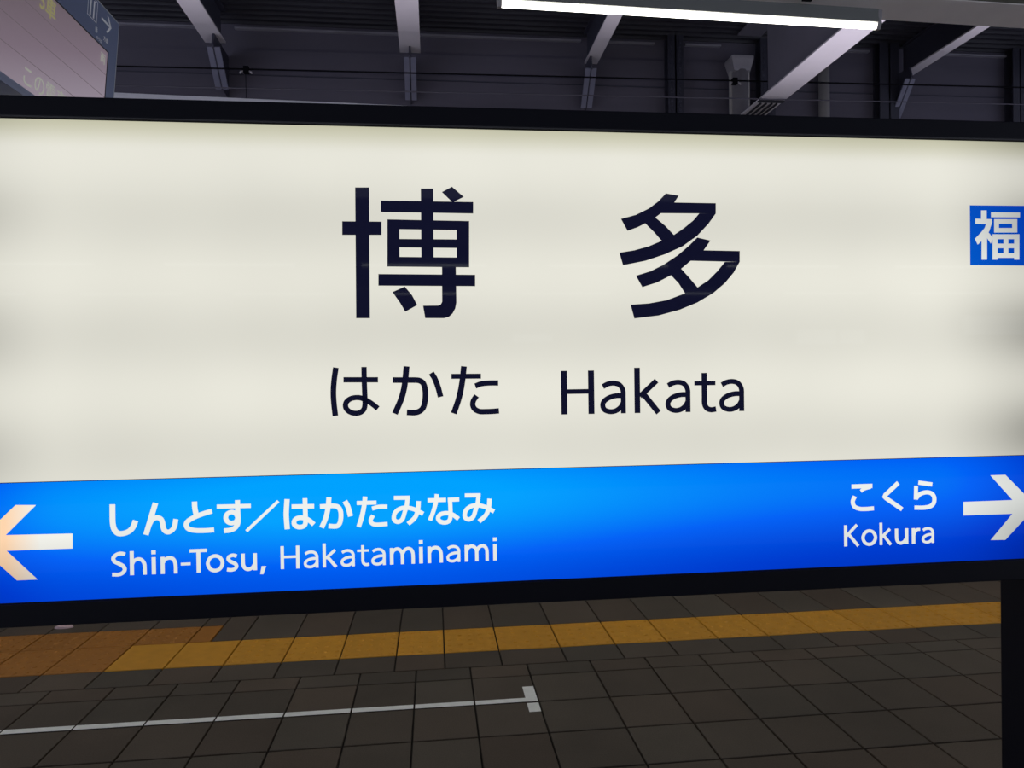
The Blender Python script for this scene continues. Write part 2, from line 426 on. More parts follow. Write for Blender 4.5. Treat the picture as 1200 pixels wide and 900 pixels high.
# ------------------------------------------------------------------ steel columns with rivets
def column(x0, x1, label, rivets=True, depth=.16):
    t = empty('steel_column', label, 'column', ((x0 + x1) / 2, WY - depth / 2, -1.15), 'dark steel columns against the back wall')
    w = (x1 - x0) / 2; h = C + 4.5 + 1.15
    b = MB().box(-w, w, -depth / 2, -depth / 2 + .015, 0, h).box(-w, w, depth / 2 - .015, depth / 2, 0, h).box(-.01, .01, -depth / 2, depth / 2, 0, h)
    b.build('column_shaft', M['steel'], t)
    MB().box(-w - .05, w + .05, -depth / 2 - .05, depth / 2, 0, .03).build('base_plate', M['steel'], t)
    if rivets:
        r = MB()
        for k in range(40):
            for s_ in (-1, 1):
                zc = h - .1 - k * .055
                r.tube([(s_ * w * .55, -depth / 2 + .002, zc), (s_ * w * .55, -depth / 2 - .010, zc)], [.016, .009], 6)
        q = r.build('rivets', M['beam_dark'], t); q['kind'] = 'stuff'
column(3.14, 3.35, 'dark riveted steel column left of the grey drain pipe')
column(4.42, 4.62, 'dark riveted steel column just behind the broad slotted girder')
column(6.12, 6.40, 'plain dark steel column behind the right-hand narrow beam', False)
column(8.10, 8.32, 'plain dark steel column at the right edge', False)

# ------------------------------------------------------------------ pipes
def drain():
    t = empty('drain_pipe', 'grey drain pipe with a flared collector head on the back wall', 'pipe', (4.13, WY - .135, -1.15))
    h = C + 4.05 + 1.15
    MB().tube([(0, 0, 0), (0, 0, h)], .112, 20).build('pipe_shaft', M['pipe'], t, smooth=True)
    MB().box(-.135, -.105, -.02, .03, .2, h).box(.105, .135, -.02, .03, .2, h).build('side_strip', M['pipe_pale'], t)
    hd = MB()
    b = len(hd.v)
    for (w, d, z) in ((.11, .10, h - .02), (.15, .12, h + .13), (.15, .12, h + .17), (.12, .09, h + .19)):
        hd.v += [(-w, -d, z), (w, -d, z), (w, d, z), (-w, d, z)]
    for r_ in range(3):
        for q in range(4):
            j = (q + 1) % 4; hd.f.append((b + r_ * 4 + q, b + r_ * 4 + j, b + r_ * 4 + j + 4, b + r_ * 4 + q + 4))
    hd.f += [(b, b + 3, b + 2, b + 1), (b + 12, b + 13, b + 14, b + 15)]
    hd.build('collector_head', M['pipe'], t)
    for zz in (C + 3.3 + 1.15, C + 2.0 + 1.15, 1.2):
        MB().box(-.125, .125, -.12, .125, zz, zz + .03).build('pipe_clip', M['pipe'], t)
drain()
t = empty('wall_pipe', 'slim pale vertical pipe on the back wall right of the broad girder', 'pipe', (5.35, WY - .09, -1.15))
MB().tube([(0, 0, 0), (0, 0, C + 4.2 + 1.15)], .072, 16).build('pipe_shaft', M['pipe_pale'], t, smooth=True)
MB().box(-.09, .09, -.085, .08, 3.0, 3.03).build('pipe_clip', M['pipe'], t)

# ------------------------------------------------------------------ wires over the track
def wire(y, z, r, mat, label, sag=.0):
    pts = [(x, y, z + .008 * (x + 5) - sag * math.sin((x + 9) / 20 * math.pi)) for x in [X0 - 6 + i * (X1 - X0 + 16) / 24 for i in range(25)]]
    return tag(MB().tube(pts, r, 8).build('overhead_wire', mat), label, 'wire', 'wires strung along the track')
wire(8.5, C + 3.512, .0095, M['wire'], 'thick black wire strung along the dark back wall')
wire(8.5, C + 3.296, .0075, M['wire_grey'], 'thin grey wire strung just below the thick black one')
def clamp(x, z, label, drop):
    t = empty('wire_clamp', label, 'clamp', (x, 8.5, z), 'clamps on the black wire')
    MB().box(-.03, .03, -.03, .03, -.045, .03).build('clamp_body', M['wire'], t, bevel=.006)
    for s_ in (-1, 1):
        MB().tube([(s_ * .03, 0, -.02), (s_ * .06, -.02, -.035), (s_ * .065, -.02, -.055)], .009, 8).build('clamp_hook', M['insulator'], t)
    if drop: MB().tube([(0, -.03, -.03), (.0, -.03, -.75)], .004, 6).build('drop_wire', M['wire'], t)
clamp(-2.06, C + 3.533, 'small pale wire clamp with a thin drop wire, right of the leftmost beam', True)
clamp(3.70, C + 3.58, 'small wire clamp in front of the grey drain pipe', False)

# white rail behind the sign
t = empty('edge_rail', 'white horizontal rail running behind the sign from the departure board', 'rail', (0, 5.04, 0))
q = [(-4.6, C + 1.952), (1.6, C + 1.838), (1.6, C + 1.738), (-4.6, C + 1.852)]
MB().prism(q, -.03, .03).build('rail_bar', M['white_duct'], t, bevel=.004)
for xx in (-3.9, 1.1):
    MB().box(xx - .03, xx + .03, -.03, .03, .0, C + 1.81 - .018 * xx).build('rail_post', M['white_duct'], t)

# ------------------------------------------------------------------ lamps on their channel
def lamp(x0, x1, y, z, label, group='tube lamps under the lamp channel', glow='tube', turn=0.0):
    t = empty('tube_lamp', label, 'lamp', (x0, y + turn * x0, z), group); L = x1 - x0; t.rotation_euler[2] = turn
    pts = [(-.008, -.008), (-.008, -.016), (-.004, -.0215), (.004, -.0215), (.008, -.016), (.008, -.008), (.008, -.004), (-.008, -.004)]
    MB().prism([(a_, b_) for a_, b_ in pts], .004, L - .004, axis=0).build('lit_tube', M[glow], t)
    MB().prism([(-.014, -.004), (.014, -.004), (.016, .037), (-.016, .037)], 0, L, axis=0).build('lamp_body', M['lamp_body'], t)
    for (a_, b_) in ((-.010, .004), (L - .004, L + .010)):
        MB().prism([(-.013, -.010), (-.006, -.024), (.006, -.024), (.013, -.010), (.017, .035), (-.017, .035)], a_, b_, axis=0).build('end_cap', M['cap'], t, bevel=.002)
    return t
LZ = C + 1.142
CHZ = LZ + .037
def channel(y, x0, x1, label, turn=0.0, posts=None, w=1.0):
    t = empty('lamp_channel', label, 'channel', (0, y, CHZ), 'lamp channels hung over the platform')
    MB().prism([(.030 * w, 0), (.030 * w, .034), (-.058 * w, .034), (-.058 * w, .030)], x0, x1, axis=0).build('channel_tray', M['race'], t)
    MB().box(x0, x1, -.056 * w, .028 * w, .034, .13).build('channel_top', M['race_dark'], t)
    x = x0 + .5
    for px in posts or ():
        MB().box(px - .03, px + .03, .030, .075, -CHZ, .12).build('support_post', M['steel'], t)
    while x < x1 and not posts:
        MB().tube([(x, 0, .13), (x, 0, DZ - CHZ)], .008, 8).build('hanger_rod', M['wire_grey'], t); x += 2.4
    t.rotation_euler[2] = turn
    return t
channel(4.95, -5.0, 7.5, 'added pale lamp channel over the platform edge, hidden behind the sign', posts=(-4.7, 1.6, 7.2), w=.5)
ORD = ('first', 'second', 'third', 'fourth', 'fifth', 'sixth', 'seventh', 'eighth')
for k in range(6):  # lamp row added out of sight behind the sign to light the floor
    lamp(-4.8 + 2.05 * k, -4.8 + 2.05 * k + 1.24, 4.925, LZ, 'added unseen tube lamp over the platform edge behind the sign, %s from the left' % ORD[k], 'added tube lamps over the platform edge', glow='added_tube')
TURN = .034                    # the lamp row is not quite parallel to the sign
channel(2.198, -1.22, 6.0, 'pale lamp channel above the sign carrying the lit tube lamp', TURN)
lamp(.217, 1.455, 2.178, LZ, 'long lit white tube lamp at the top of the photo', turn=TURN)
lamp(-1.18, -.42, 2.178, LZ, 'shorter lit tube lamp left of the long one, its tip grazing the top edge', turn=TURN)
for i, xx in enumerate((2.13, 4.0)): lamp(xx, xx + 1.24, 2.178, LZ, ('lit tube lamp on the channel next right of the long one', 'lit tube lamp at the right end of the channel')[i], turn=TURN)
MB_b = MB().box(1.17, 1.20, 2.166, 2.176, LZ + .03, LZ + .11)
tag(MB_b.build('channel_bracket', M['wire']), 'small dark bracket clipping the long lamp to its channel', 'bracket')
for yy, lab in ((-5.06, 'nearer'), (-7.5, 'farther')):
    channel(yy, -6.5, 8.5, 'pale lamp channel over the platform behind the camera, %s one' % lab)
    for k in range(8):
        lamp(-6.3 + 1.87 * k, -6.3 + 1.87 * k + 1.24, yy, LZ, 'lit tube lamp in the %s row behind the camera, %s from the left' % (lab, ORD[k]), 'tube lamps behind the camera, %s row' % lab, glow='far_tube')

# bright openings in the wall behind the camera (they show faintly in the sign's glossy face)
wf = tag(MB().box(X0 - 6, X1 + 10, -16.2, -16.0, -1.35, DZ).build('wall_front', M['wall']), 'dark wall far behind the camera', kind='structure')
for i, (a_, b_, z0, z1) in enumerate(((9.55, 10.65, .78, 1.14), (10.75, 11.45, .78, 1.14), (14.3, 16.6, 1.0, 1.5), (2.0, 3.0, .9, 1.1))):
    wn = tag(MB().box(a_, b_, -15.99, -15.97, C + z0, C + z1).build('window_%d' % (i + 1), M['window']), 'bright window in the wall behind the camera', kind='structure')

# ------------------------------------------------------------------ departure board
YN, YF = 1.78, 3.575
bt = empty('departure_board', 'slate-blue hanging departure board with a grey-mauve screen, top left', 'board', (-1.44, YF, C + 1.677))
bt.rotation_euler = (0, math.radians(5.03), 0)
Lb = YF - YN; Hb = .612
MB().box(-.16, -.004, -Lb, 0, -Hb, 0).build('board_case', M['board'], bt, bevel=.002)
MB().box(-.165, .001, -Lb, .003, 0, .004).box(-.01, .001, .0, .004, -Hb, .004).build('edge_trim', M['board_edge'], bt)
fr = MB().box(-.004, .0, -Lb, 0, -.168, 0).box(-.004, 0, -Lb, 0, -Hb, -.583).box(-.004, 0, -.082, 0, -.583, -.168).box(-.004, 0, -Lb, -Lb + .08, -.583, -.168)
fr.build('face_frame', M['board'], bt)
s = MB().box(-.0035, -.002, -Lb + .09, -.084, -.581, -.171).build('screen', M['screen'], bt)
MB().box(-.004, .0008, -Lb + .08, -.080, -.1705, -.1675).box(-.004, .0008, -.0835, -.0815, -.583, -.170).build('screen_gasket', M['gasket'], bt)
for zz in (-.275, -.375, -.475):
    MB().box(-.002, -.0012, -Lb + .09, -.084, zz - .0012, zz + .0012).build('screen_seam', M['screen_line'], s)
def words(body, size, y, z, mat, name, parent, label=None, squeeze=1.0, bold=0.0):
    cu = bpy.data.curves.new('words', 'FONT'); cu.body = body; cu.size = size; cu.extrude = .0004; cu.offset = bold
    tmp = bpy.data.objects.new('words', cu); COL.objects.link(tmp)
    bpy.context.view_layer.update()
    me = bpy.data.meshes.new_from_object(tmp.evaluated_get(bpy.context.evaluated_depsgraph_get()))
    bpy.data.objects.remove(tmp)
    for v_ in me.vertices:
        x_, y_, z_ = v_.co; v_.co = (z_ + .0008, x_ * squeeze + y, y_ + z)
    me.materials.clear()
    o_ = add(name, me, mat, parent)
    if label: o_['label'] = label
    return o_
hz = .003
words('11', .098, -.288, -.088, M['board_text'], 'platform_number', bt, 'pale number 11 inside a thin frame', .62, .004)
MB().box(0, .0012, -.297, -.2945, -.099, -.008).box(0, .0012, -.214, -.2115, -.099, -.008).box(0, .0012, -.297, -.2115, -.099, -.0965).box(0, .0012, -.297, -.2115, -.0105, -.008).build('number_frame', M['board_text'], bt)
MB().box(0, .0012, -.170, -.090, -.059, -.049).prism([(-.118, -.018), (-.104, -.018), (-.072, -.054), (-.104, -.090), (-.118, -.090), (-.087, -.054)], 0, .0012, axis=0).build('direction_arrow', M['board_text'], bt)
words('番', .026, -.222, -.134, M['board_text'], 'small_words', bt)
words('のりば', .018, -.205, -.160, M['board_text'], 'small_words', bt)
words('方面', .024, -.140, -.136, M['board_text'], 'small_words', bt)
words('5車', .085, -.655, -.25, M['led_yellow'], 'screen_words', s, 'yellow-green lit characters on the screen', .95, .001)
words('両', .05, -.155, -.235, M['led_pale'], 'screen_words', s, 'small pale lit character at the far end of the screen')
words('この電車', .085, -.735, -.565, M['led_pale'], 'screen_words', s, 'pale green lit characters along the bottom of the screen', .95, .0)
for yy in (-1.55, -.62):
    MB().tube([(-.08, yy, 0), (-.08 - .088 * (DZ - C - 1.677) * 0 , yy, DZ - C - 1.68)], .014, 10).build('hanging_rod', M['wire_grey'], bt)

# small pink scrap by the platform edge
sc = MB()
n = 12
for (rr, z) in ((1.0, 0), (.9, .010), (.45, .018)):
    for k in range(n):
        an = 2 * math.pi * k / n; sc.v.append((rr * .055 * math.cos(an) * (1 + .12 * math.sin(3 * an)), rr * .022 * math.sin(an), z + .003 * math.sin(2 * an) * (z > 0)))
for r_ in range(2):
    for k in range(n):
        j = (k + 1) % n; sc.f.append((r_ * n + k, r_ * n + j, r_ * n + n + j, r_ * n + n + k))
sc.f += [tuple(range(n - 1, -1, -1)), tuple(range(2 * n, 3 * n))]
tag(sc.build('paper_scrap', M['pink'], None, (-2.30, 4.74, .0015)), 'small pale pink scrap lying on the tiles behind the sign, bottom left', 'scrap')

# ------------------------------------------------------------------ the station sign
SX = .172
sign = empty('station_sign', 'large backlit station name sign with white face and blue band in a black frame', 'sign', (SX, 1.10, C))
ZT, ZB, ZI = .3778, -.1402, -.3120
OT, OB = .4092, -.3460
HW = .900; OW = .935
FY = -.004
MB().box(-OW + .001, OW - .001, .010, .20, OB + .001, OT - .001).build('sign_case', M['frame'], sign)
for nm, bx in (('frame_rail', (-OW, OW, ZT + .0035, OT)), ('frame_rail', (-OW, OW, OB, ZI - .001)), ('frame_stile', (-OW, -HW, ZI - .001, ZT + .0035)), ('frame_stile', (HW, OW, ZI - .001, ZT + .0035))):
    MB().box(bx[0], bx[1], FY, .012, bx[2], bx[3]).build(nm, M['frame'], sign, bevel=.0015)
MB().box(-HW, HW, -.003, .009, ZT + .0012, ZT + .0036).build('inner_bead', M['bead'], sign)
MB().box(-HW, HW, -.0015, .009, ZT - .0004, ZT + .0012).box(-HW, HW, -.0015, .009, ZI - .0012, ZI + .0002).build('gasket', M['gasket'], sign)
MB().box(-HW, HW, 0, .008, ZB, ZT).build('white_panel', M['film_white'], sign)
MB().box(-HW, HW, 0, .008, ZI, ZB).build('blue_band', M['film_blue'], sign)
MB().box(-HW, HW, -.0003, .002, ZB - .0006, ZB + .0004).build('band_seam', M['ink'], sign)
for s_ in (-1, 1):
    xa, xb = sorted((s_ * (1.0615 - SX), s_ * (1.107 - SX)))
    MB().box(xa, xb, .10, .16, -C + .012, OB + .001).build('post', M['frame'], sign, bevel=.003)
    MB().box(xa - .06, xb + .06, .05, .21, -C + .0005, -C + .012).build('foot_plate', M['frame'], sign)

GLYPHS = {"hiragana_word":[["s",83,[[-1445,183],[-1472,10],[-1487,-168],[-1483,-336],[-1464,-535]]],
["l",80,[[-1337,0],[-829,-7]]],
["s",79,[[-1033,188],[-1033,73],[-1032,-36],[-1029,-165],[-1026,-304],[-1028,-384],[-1046,-448],[-1096,-490],[-1169,-503],[-1247,-482],[-1300,-434],[-1313,-379],[-1293,-325],[-1234,-283],[-1156,-268],[-1078,-277],[-990,-320],[-922,-366],[-837,-437]]],
["s",90,[[-402,190],[-422,5],[-447,-154],[-494,-313],[-586,-520]]],
["s",86,[[-613,-14],[-431,-17],[-282,-19],[-213,-28],[-158,-68],[-132,-149],[-126,-239],[-135,-340],[-159,-429],[-209,-484],[-289,-509],[-408,-503]]],
["s",86,[[-34,85],[17,-1],[65,-132],[101,-278]]],
["s",89,[[460,180],[438,-6],[406,-187],[363,-348],[295,-533]]],
["l",76,[[268,30],[717,27]]],
["s",81,[[628,-122],[715,-91],[837,-79],[979,-80]]],
["s",83,[[647,-270],[598,-342],[586,-413],[618,-474],[689,-510],[790,-514],[892,-512],[985,-506]]]],"kanji_haku":[["p",0,[[-1122,2866],[-917,2869],[-934,916],[-1137,917]]],
["p",0,[[-1319,2360],[-741,2361],[-744,2162],[-1322,2158]]],
["p",0,[[-748,2676],[636,2671],[633,2497],[-751,2505]]],
["p",0,[[-151,2863],[37,2866],[26,1758],[-158,1757]]],
["p",0,[[317,2897],[493,2747],[324,2662],[166,2815]]],
["p",0,[[-654,2394],[-477,2393],[-483,1689],[-665,1689]]],
["p",0,[[380,2384],[571,2381],[561,1682],[375,1684]]],
["p",0,[[-654,2394],[571,2381],[569,2243],[-657,2252]]],
["p",0,[[-659,2103],[567,2102],[565,1971],[-661,1977]]],
["p",0,[[-663,1835],[563,1828],[561,1682],[-665,1689]]],
["p",0,[[-799,1576],[650,1567],[648,1395],[-802,1403]]],
["p",0,[[151,1759],[359,1759],[360,1144],[341,1056],[300,981],[244,931],[169,911],[-113,913],[-143,1100],[84,1102],[122,1115],[145,1157]]],
["p",0,[[-595,1306],[-411,1388],[-304,1258],[-229,1110],[-409,1011],[-486,1146]]]],"kanji_ta":[["p",0,[[3648,2843],[3530,2721],[3374,2606],[3166,2504],[2927,2439],[3030,2255],[3190,2312],[3314,2373],[3475,2465],[3566,2533],[3697,2623],[3784,2704],[3855,2811]]],
["p",0,[[3711,2703],[4456,2700],[4454,2538],[3528,2533]]],
["p",0,[[4454,2538],[4334,2377],[4148,2186],[3911,2020],[3624,1893],[3312,1791],[2951,1720],[2895,1914],[3134,1953],[3366,2017],[3574,2104],[3770,2196],[3941,2311],[4086,2425],[4184,2535]]],
["p",0,[[3314,2373],[3475,2465],[3629,2341],[3783,2183],[3600,2081],[3574,2104],[3447,2244]]],
["p",0,[[4148,2158],[4362,2112],[4250,1959],[4039,1794],[3881,1667],[3718,1566],[3489,1452],[3255,1380],[3155,1558],[3387,1628],[3596,1729],[3831,1881],[4016,2034]]],
["p",0,[[4198,1959],[4839,1950],[4837,1779],[3987,1794]]],
["p",0,[[4837,1779],[4734,1606],[4587,1440],[4400,1288],[4136,1137],[3847,1024],[3508,937],[3121,893],[3064,1107],[3355,1126],[3641,1176],[3941,1284],[4139,1372],[4324,1491],[4470,1631],[4596,1778]]],
["p",0,[[3718,1566],[3881,1667],[4010,1529],[4152,1364],[3967,1251],[3941,1284],[3839,1440]]]],"badge_square":[["p",0,[[8779,2721],[9845,2724],[9838,1734],[8778,1741]]]],"kanji_fuku":[["p",0,[[8976,2638],[9072,2639],[9071,2430],[8974,2429]]],
["p",0,[[8873,2500],[9166,2495],[9165,2414],[8872,2415]]],
["p",0,[[9067,2430],[9165,2440],[9116,2302],[9065,2225],[9018,2173],[8910,2078],[8861,2172],[8963,2267],[9038,2353]]],
["p",0,[[8982,2275],[9075,2293],[9071,1831],[8978,1830]]],
["p",0,[[9075,2276],[9094,2285],[9182,2188],[9142,2097],[9074,2191]]],
["p",0,[[9152,2607],[9666,2608],[9665,2531],[9151,2529]]],
["p",0,[[9207,2495],[9614,2499],[9614,2427],[9206,2423]]],
["p",0,[[9206,2351],[9613,2355],[9613,2281],[9205,2277]]],
["p",0,[[9207,2495],[9287,2496],[9285,2278],[9205,2277]]],
["p",0,[[9530,2498],[9614,2499],[9613,2281],[9528,2280]]],
["p",0,[[9177,2248],[9261,2249],[9257,1832],[9173,1831]]],
["p",0,[[9564,2251],[9650,2252],[9646,1833],[9560,1833]]],
["p",0,[[9373,2249],[9451,2250],[9448,1863],[9370,1863]]],
["p",0,[[9177,2248],[9650,2252],[9649,2172],[9176,2169]]],
["p",0,[[9176,2094],[9649,2097],[9648,2023],[9175,2020]]],
["p",0,[[9174,1939],[9647,1942],[9647,1864],[9174,1862]]]],"kana_left":[["s",76,[[-4640,-1755],[-4642,-1913],[-4640,-2023],[-4622,-2113],[-4571,-2174],[-4493,-2179],[-4414,-2148],[-4360,-2088],[-4326,-2000]]],
["l",74,[[-4046,-1754],[-4186,-2211]]],
["s",69,[[-4141,-2075],[-4110,-2014],[-4076,-1981],[-4024,-1967],[-3974,-1991],[-3952,-2047],[-3943,-2117],[-3917,-2166],[-3869,-2182],[-3815,-2149],[-3785,-2095],[-3766,-1998]]],
["s",72,[[-3501,-1751],[-3498,-1841],[-3480,-1946]]],
["s",69,[[-3259,-1898],[-3373,-1929],[-3494,-1973],[-3588,-2025],[-3622,-2080],[-3596,-2140],[-3510,-2171],[-3364,-2179],[-3233,-2174]]],
["l",59,[[-3187,-1835],[-2706,-1839]]],
["s",70,[[-2894,-1749],[-2893,-1889],[-2890,-2015],[-2895,-2091],[-2934,-2153],[-3002,-2185],[-3092,-2192]]],
["c",64,[[-3064,-1999],[-3038,-1943],[-2979,-1921],[-2924,-1944],[-2897,-2005],[-2922,-2063],[-2982,-2083],[-3040,-2058]]],
["l",45,[[-2773,-2208],[-2311,-1782]]],
["s",73,[[-2184,-1758],[-2199,-1982],[-2188,-2201]]],
["l",64,[[-2119,-1870],[-1795,-1873]]],
["s",66,[[-1925,-1752],[-1924,-1879],[-1922,-2006],[-1922,-2105],[-1941,-2158],[-2003,-2177],[-2064,-2159],[-2090,-2113],[-2070,-2061],[-2008,-2038],[-1932,-2048],[-1864,-2085],[-1803,-2144]]],
["s",71,[[-1576,-1749],[-1592,-1904],[-1629,-2058],[-1689,-2195]]],
["s",68,[[-1709,-1883],[-1599,-1880],[-1516,-1878],[-1447,-1897],[-1410,-1959],[-1407,-2066],[-1430,-2150],[-1479,-2184],[-1589,-2176]]],
["s",74,[[-1345,-1813],[-1301,-1899],[-1265,-2042]]],
["s",68,[[-1046,-1754],[-1063,-1893],[-1101,-2062],[-1148,-2203]]],
["l",60,[[-1170,-1847],[-881,-1849]]],
["s",60,[[-945,-1937],[-846,-1914],[-720,-1915]]],
["s",60,[[-933,-2040],[-969,-2110],[-948,-2160],[-879,-2181],[-721,-2175]]],
["l",60,[[-620,-1787],[-385,-1791]]],
["s",63,[[-416,-1763],[-427,-1891],[-463,-2010],[-501,-2114],[-569,-2149],[-623,-2110],[-611,-2020],[-544,-1959],[-439,-1940],[-321,-1969],[-187,-2042]]],
["s",66,[[-252,-1848],[-264,-1971],[-308,-2090],[-413,-2185]]],
["s",63,[[23,-1751],[7,-1875],[-38,-2024],[-87,-2143]]],
["l",60,[[-117,-1840],[160,-1842]]],
["l",61,[[187,-1843],[359,-1840]]],
["s",63,[[218,-1813],[224,-1942],[224,-2094],[201,-2161],[140,-2184],[65,-2164],[36,-2110],[75,-2058],[172,-2043],[262,-2072],[345,-2136]]],
["l",61,[[446,-1784],[686,-1788]]],
["s",64,[[654,-1760],[643,-1889],[607,-2009],[567,-2114],[499,-2150],[443,-2110],[455,-2019],[524,-1958],[630,-1939],[752,-1969],[888,-2042]]],
["s",67,[[822,-1846],[809,-1970],[765,-2091],[657,-2186]]]],"kana_right":[["l",69,[[6679,-1834],[7033,-1833]]],
["s",54,[[7004,-1851],[6892,-1878],[6837,-1914]]],
["s",66,[[6733,-1993],[6696,-2074],[6723,-2157],[6810,-2197],[6921,-2204],[7056,-2198]]],
["l",69,[[7481,-1798],[7258,-1987],[7245,-2016],[7273,-2044],[7544,-2229]]],
["l",67,[[7835,-1804],[8072,-1841]]],
["l",63,[[7792,-1855],[7784,-2078]]],
["s",67,[[7787,-2063],[7852,-1997],[7950,-1967],[8047,-1981],[8103,-2043],[8102,-2134],[8045,-2193],[7931,-2215],[7762,-2210]]]],"arrow_right":[["p",0,[[8624,-2145],[9501,-2142],[9106,-1721],[9374,-1721],[9928,-2258],[9365,-2796],[9105,-2790],[9499,-2369],[8622,-2367]]]],"arrow_left":[["p",0,[[-5192,-2157],[-5196,-2371],[-6084,-2369],[-5676,-2797],[-5949,-2797],[-6493,-2249],[-5950,-1722],[-5678,-1731],[-6090,-2146]]]],"latin_word":[["l",95,[[1998,-581],[1998,91]]],
["l",95,[[2422,-581],[2422,91]]],
["l",74,[[1998,-230],[2422,-230]]],
["s",79,[[2607,-160],[2689,-120],[2786,-110],[2873,-140],[2924,-220],[2929,-330],[2929,-456],[2929,-581]]],
["s",79,[[2929,-305],[2812,-305],[2699,-335],[2622,-390],[2602,-456],[2632,-521],[2719,-551],[2812,-536],[2888,-481],[2929,-410]]],
["l",89,[[3152,-581],[3152,126]]],
["l",84,[[3195,-320],[3464,-80]]],
["l",89,[[3247,-280],[3490,-581]]],
["s",79,[[3648,-160],[3729,-120],[3825,-110],[3911,-140],[3962,-220],[3967,-330],[3967,-456],[3967,-581]]],
["s",79,[[3967,-305],[3851,-305],[3739,-335],[3664,-390],[3643,-456],[3674,-521],[3760,-551],[3851,-536],[3926,-481],[3967,-410]]],
["s",84,[[4235,31],[4235,-130],[4235,-330],[4237,-456],[4275,-526],[4340,-551],[4422,-541]]],
["l",68,[[4075,-130],[4416,-130]]],
["s",79,[[4523,-160],[4605,-120],[4702,-110],[4789,-140],[4840,-220],[4845,-330],[4845,-456],[4845,-581]]],
["s",79,[[4845,-305],[4727,-305],[4615,-335],[4538,-390],[4518,-456],[4549,-521],[4635,-551],[4727,-536],[4804,-481],[4845,-410]]]],"latin_left":[["s",53,[[-4477,-2485],[-4537,-2470],[-4598,-2485],[-4641,-2530],[-4627,-2580],[-4569,-2615],[-4511,-2652],[-4487,-2700],[-4511,-2747],[-4569,-2773],[-4660,-2770]]],
["l",53,[[-4387,-2790],[-4387,-2442]]],
["s",50,[[-4387,-2640],[-4358,-2585],[-4301,-2560],[-4249,-2577],[-4217,-2627],[-4210,-2690],[-4210,-2790]]],
["l",55,[[-4085,-2790],[-4085,-2542]]],
["l",58,[[-4085,-2497],[-4085,-2442]]],
["l",53,[[-3961,-2790],[-3961,-2542]]],
["s",50,[[-3961,-2640],[-3930,-2585],[-3871,-2560],[-3816,-2577],[-3788,-2627],[-3780,-2690],[-3780,-2790]]],
["l",47,[[-3581,-2470],[-3337,-2470]]],
["l",53,[[-3459,-2790],[-3459,-2470]]],
["c",50,[[-3329,-2665],[-3294,-2585],[-3225,-2557],[-3155,-2585],[-3121,-2665],[-3155,-2745],[-3225,-2773],[-3294,-2745]]],
["s",50,[[-2919,-2572],[-2969,-2557],[-3018,-2570],[-3038,-2605],[-3018,-2640],[-2974,-2665],[-2934,-2690],[-2924,-2730],[-2954,-2763],[-3003,-2773],[-3058,-2765]]],
["s",50,[[-2829,-2540],[-2829,-2640],[-2824,-2715],[-2794,-2760],[-2749,-2773],[-2698,-2750],[-2663,-2700]]],
["l",53,[[-2658,-2790],[-2658,-2540]]],
["l",39,[[-3707,-2659],[-3572,-2659]]],
["p",0,[[-2565,-2735],[-2500,-2737],[-2542,-2855],[-2587,-2853]]]],"latin_left_second":[["l",48,[[-2267,-2791],[-2267,-2452]]],
["l",48,[[-2044,-2791],[-2044,-2452]]],
["l",37,[[-2267,-2614],[-2044,-2614]]],
["s",40,[[-1934,-2579],[-1890,-2558],[-1839,-2553],[-1794,-2569],[-1767,-2609],[-1764,-2664],[-1764,-2727],[-1764,-2791]]],
["s",40,[[-1764,-2652],[-1826,-2652],[-1885,-2667],[-1925,-2695],[-1936,-2727],[-1920,-2760],[-1874,-2775],[-1826,-2768],[-1786,-2740],[-1764,-2705]]],
["l",45,[[-1658,-2791],[-1658,-2435]]],
["l",42,[[-1637,-2659],[-1501,-2538]]],
["l",45,[[-1610,-2639],[-1487,-2791]]],
["s",40,[[-1397,-2579],[-1355,-2558],[-1306,-2553],[-1262,-2569],[-1236,-2609],[-1233,-2664],[-1233,-2727],[-1233,-2791]]],
["s",40,[[-1233,-2652],[-1293,-2652],[-1350,-2667],[-1389,-2695],[-1400,-2727],[-1384,-2760],[-1340,-2775],[-1293,-2768],[-1254,-2740],[-1233,-2705]]],
["s",42,[[-1094,-2483],[-1094,-2563],[-1094,-2664],[-1093,-2727],[-1074,-2763],[-1041,-2775],[-1000,-2770]]],
["l",34,[[-1175,-2563],[-1002,-2563]]],
["s",40,[[-945,-2579],[-903,-2558],[-853,-2553],[-808,-2569],[-781,-2609],[-778,-2664],[-778,-2727],[-778,-2791]]],
["s",40,[[-778,-2652],[-839,-2652],[-898,-2667],[-938,-2695],[-948,-2727],[-932,-2760],[-887,-2775],[-839,-2768],[-800,-2740],[-778,-2705]]],
["l",53,[[-666,-2791],[-666,-2541]]],
["s",50,[[-666,-2639],[-641,-2584],[-589,-2558],[-543,-2574],[-512,-2619],[-506,-2690],[-506,-2791]]],
["s",50,[[-506,-2639],[-475,-2584],[-424,-2558],[-377,-2574],[-352,-2619],[-346,-2690],[-346,-2791]]],
["l",56,[[-228,-2791],[-228,-2541]]],
["l",58,[[-228,-2495],[-228,-2440]]],
["l",53,[[-103,-2791],[-103,-2541]]],
["s",50,[[-103,-2639],[-72,-2584],[-13,-2558],[40,-2576],[69,-2627],[76,-2690],[76,-2791]]],
["s",40,[[177,-2579],[220,-2558],[270,-2553],[315,-2569],[342,-2609],[344,-2664],[344,-2727],[344,-2791]]],
["s",40,[[344,-2652],[283,-2652],[225,-2667],[185,-2695],[175,-2727],[191,-2760],[236,-2775],[283,-2768],[323,-2740],[344,-2705]]],
["l",53,[[458,-2791],[458,-2541]]],
["s",50,[[458,-2639],[484,-2584],[534,-2558],[580,-2574],[610,-2619],[615,-2690],[615,-2791]]],
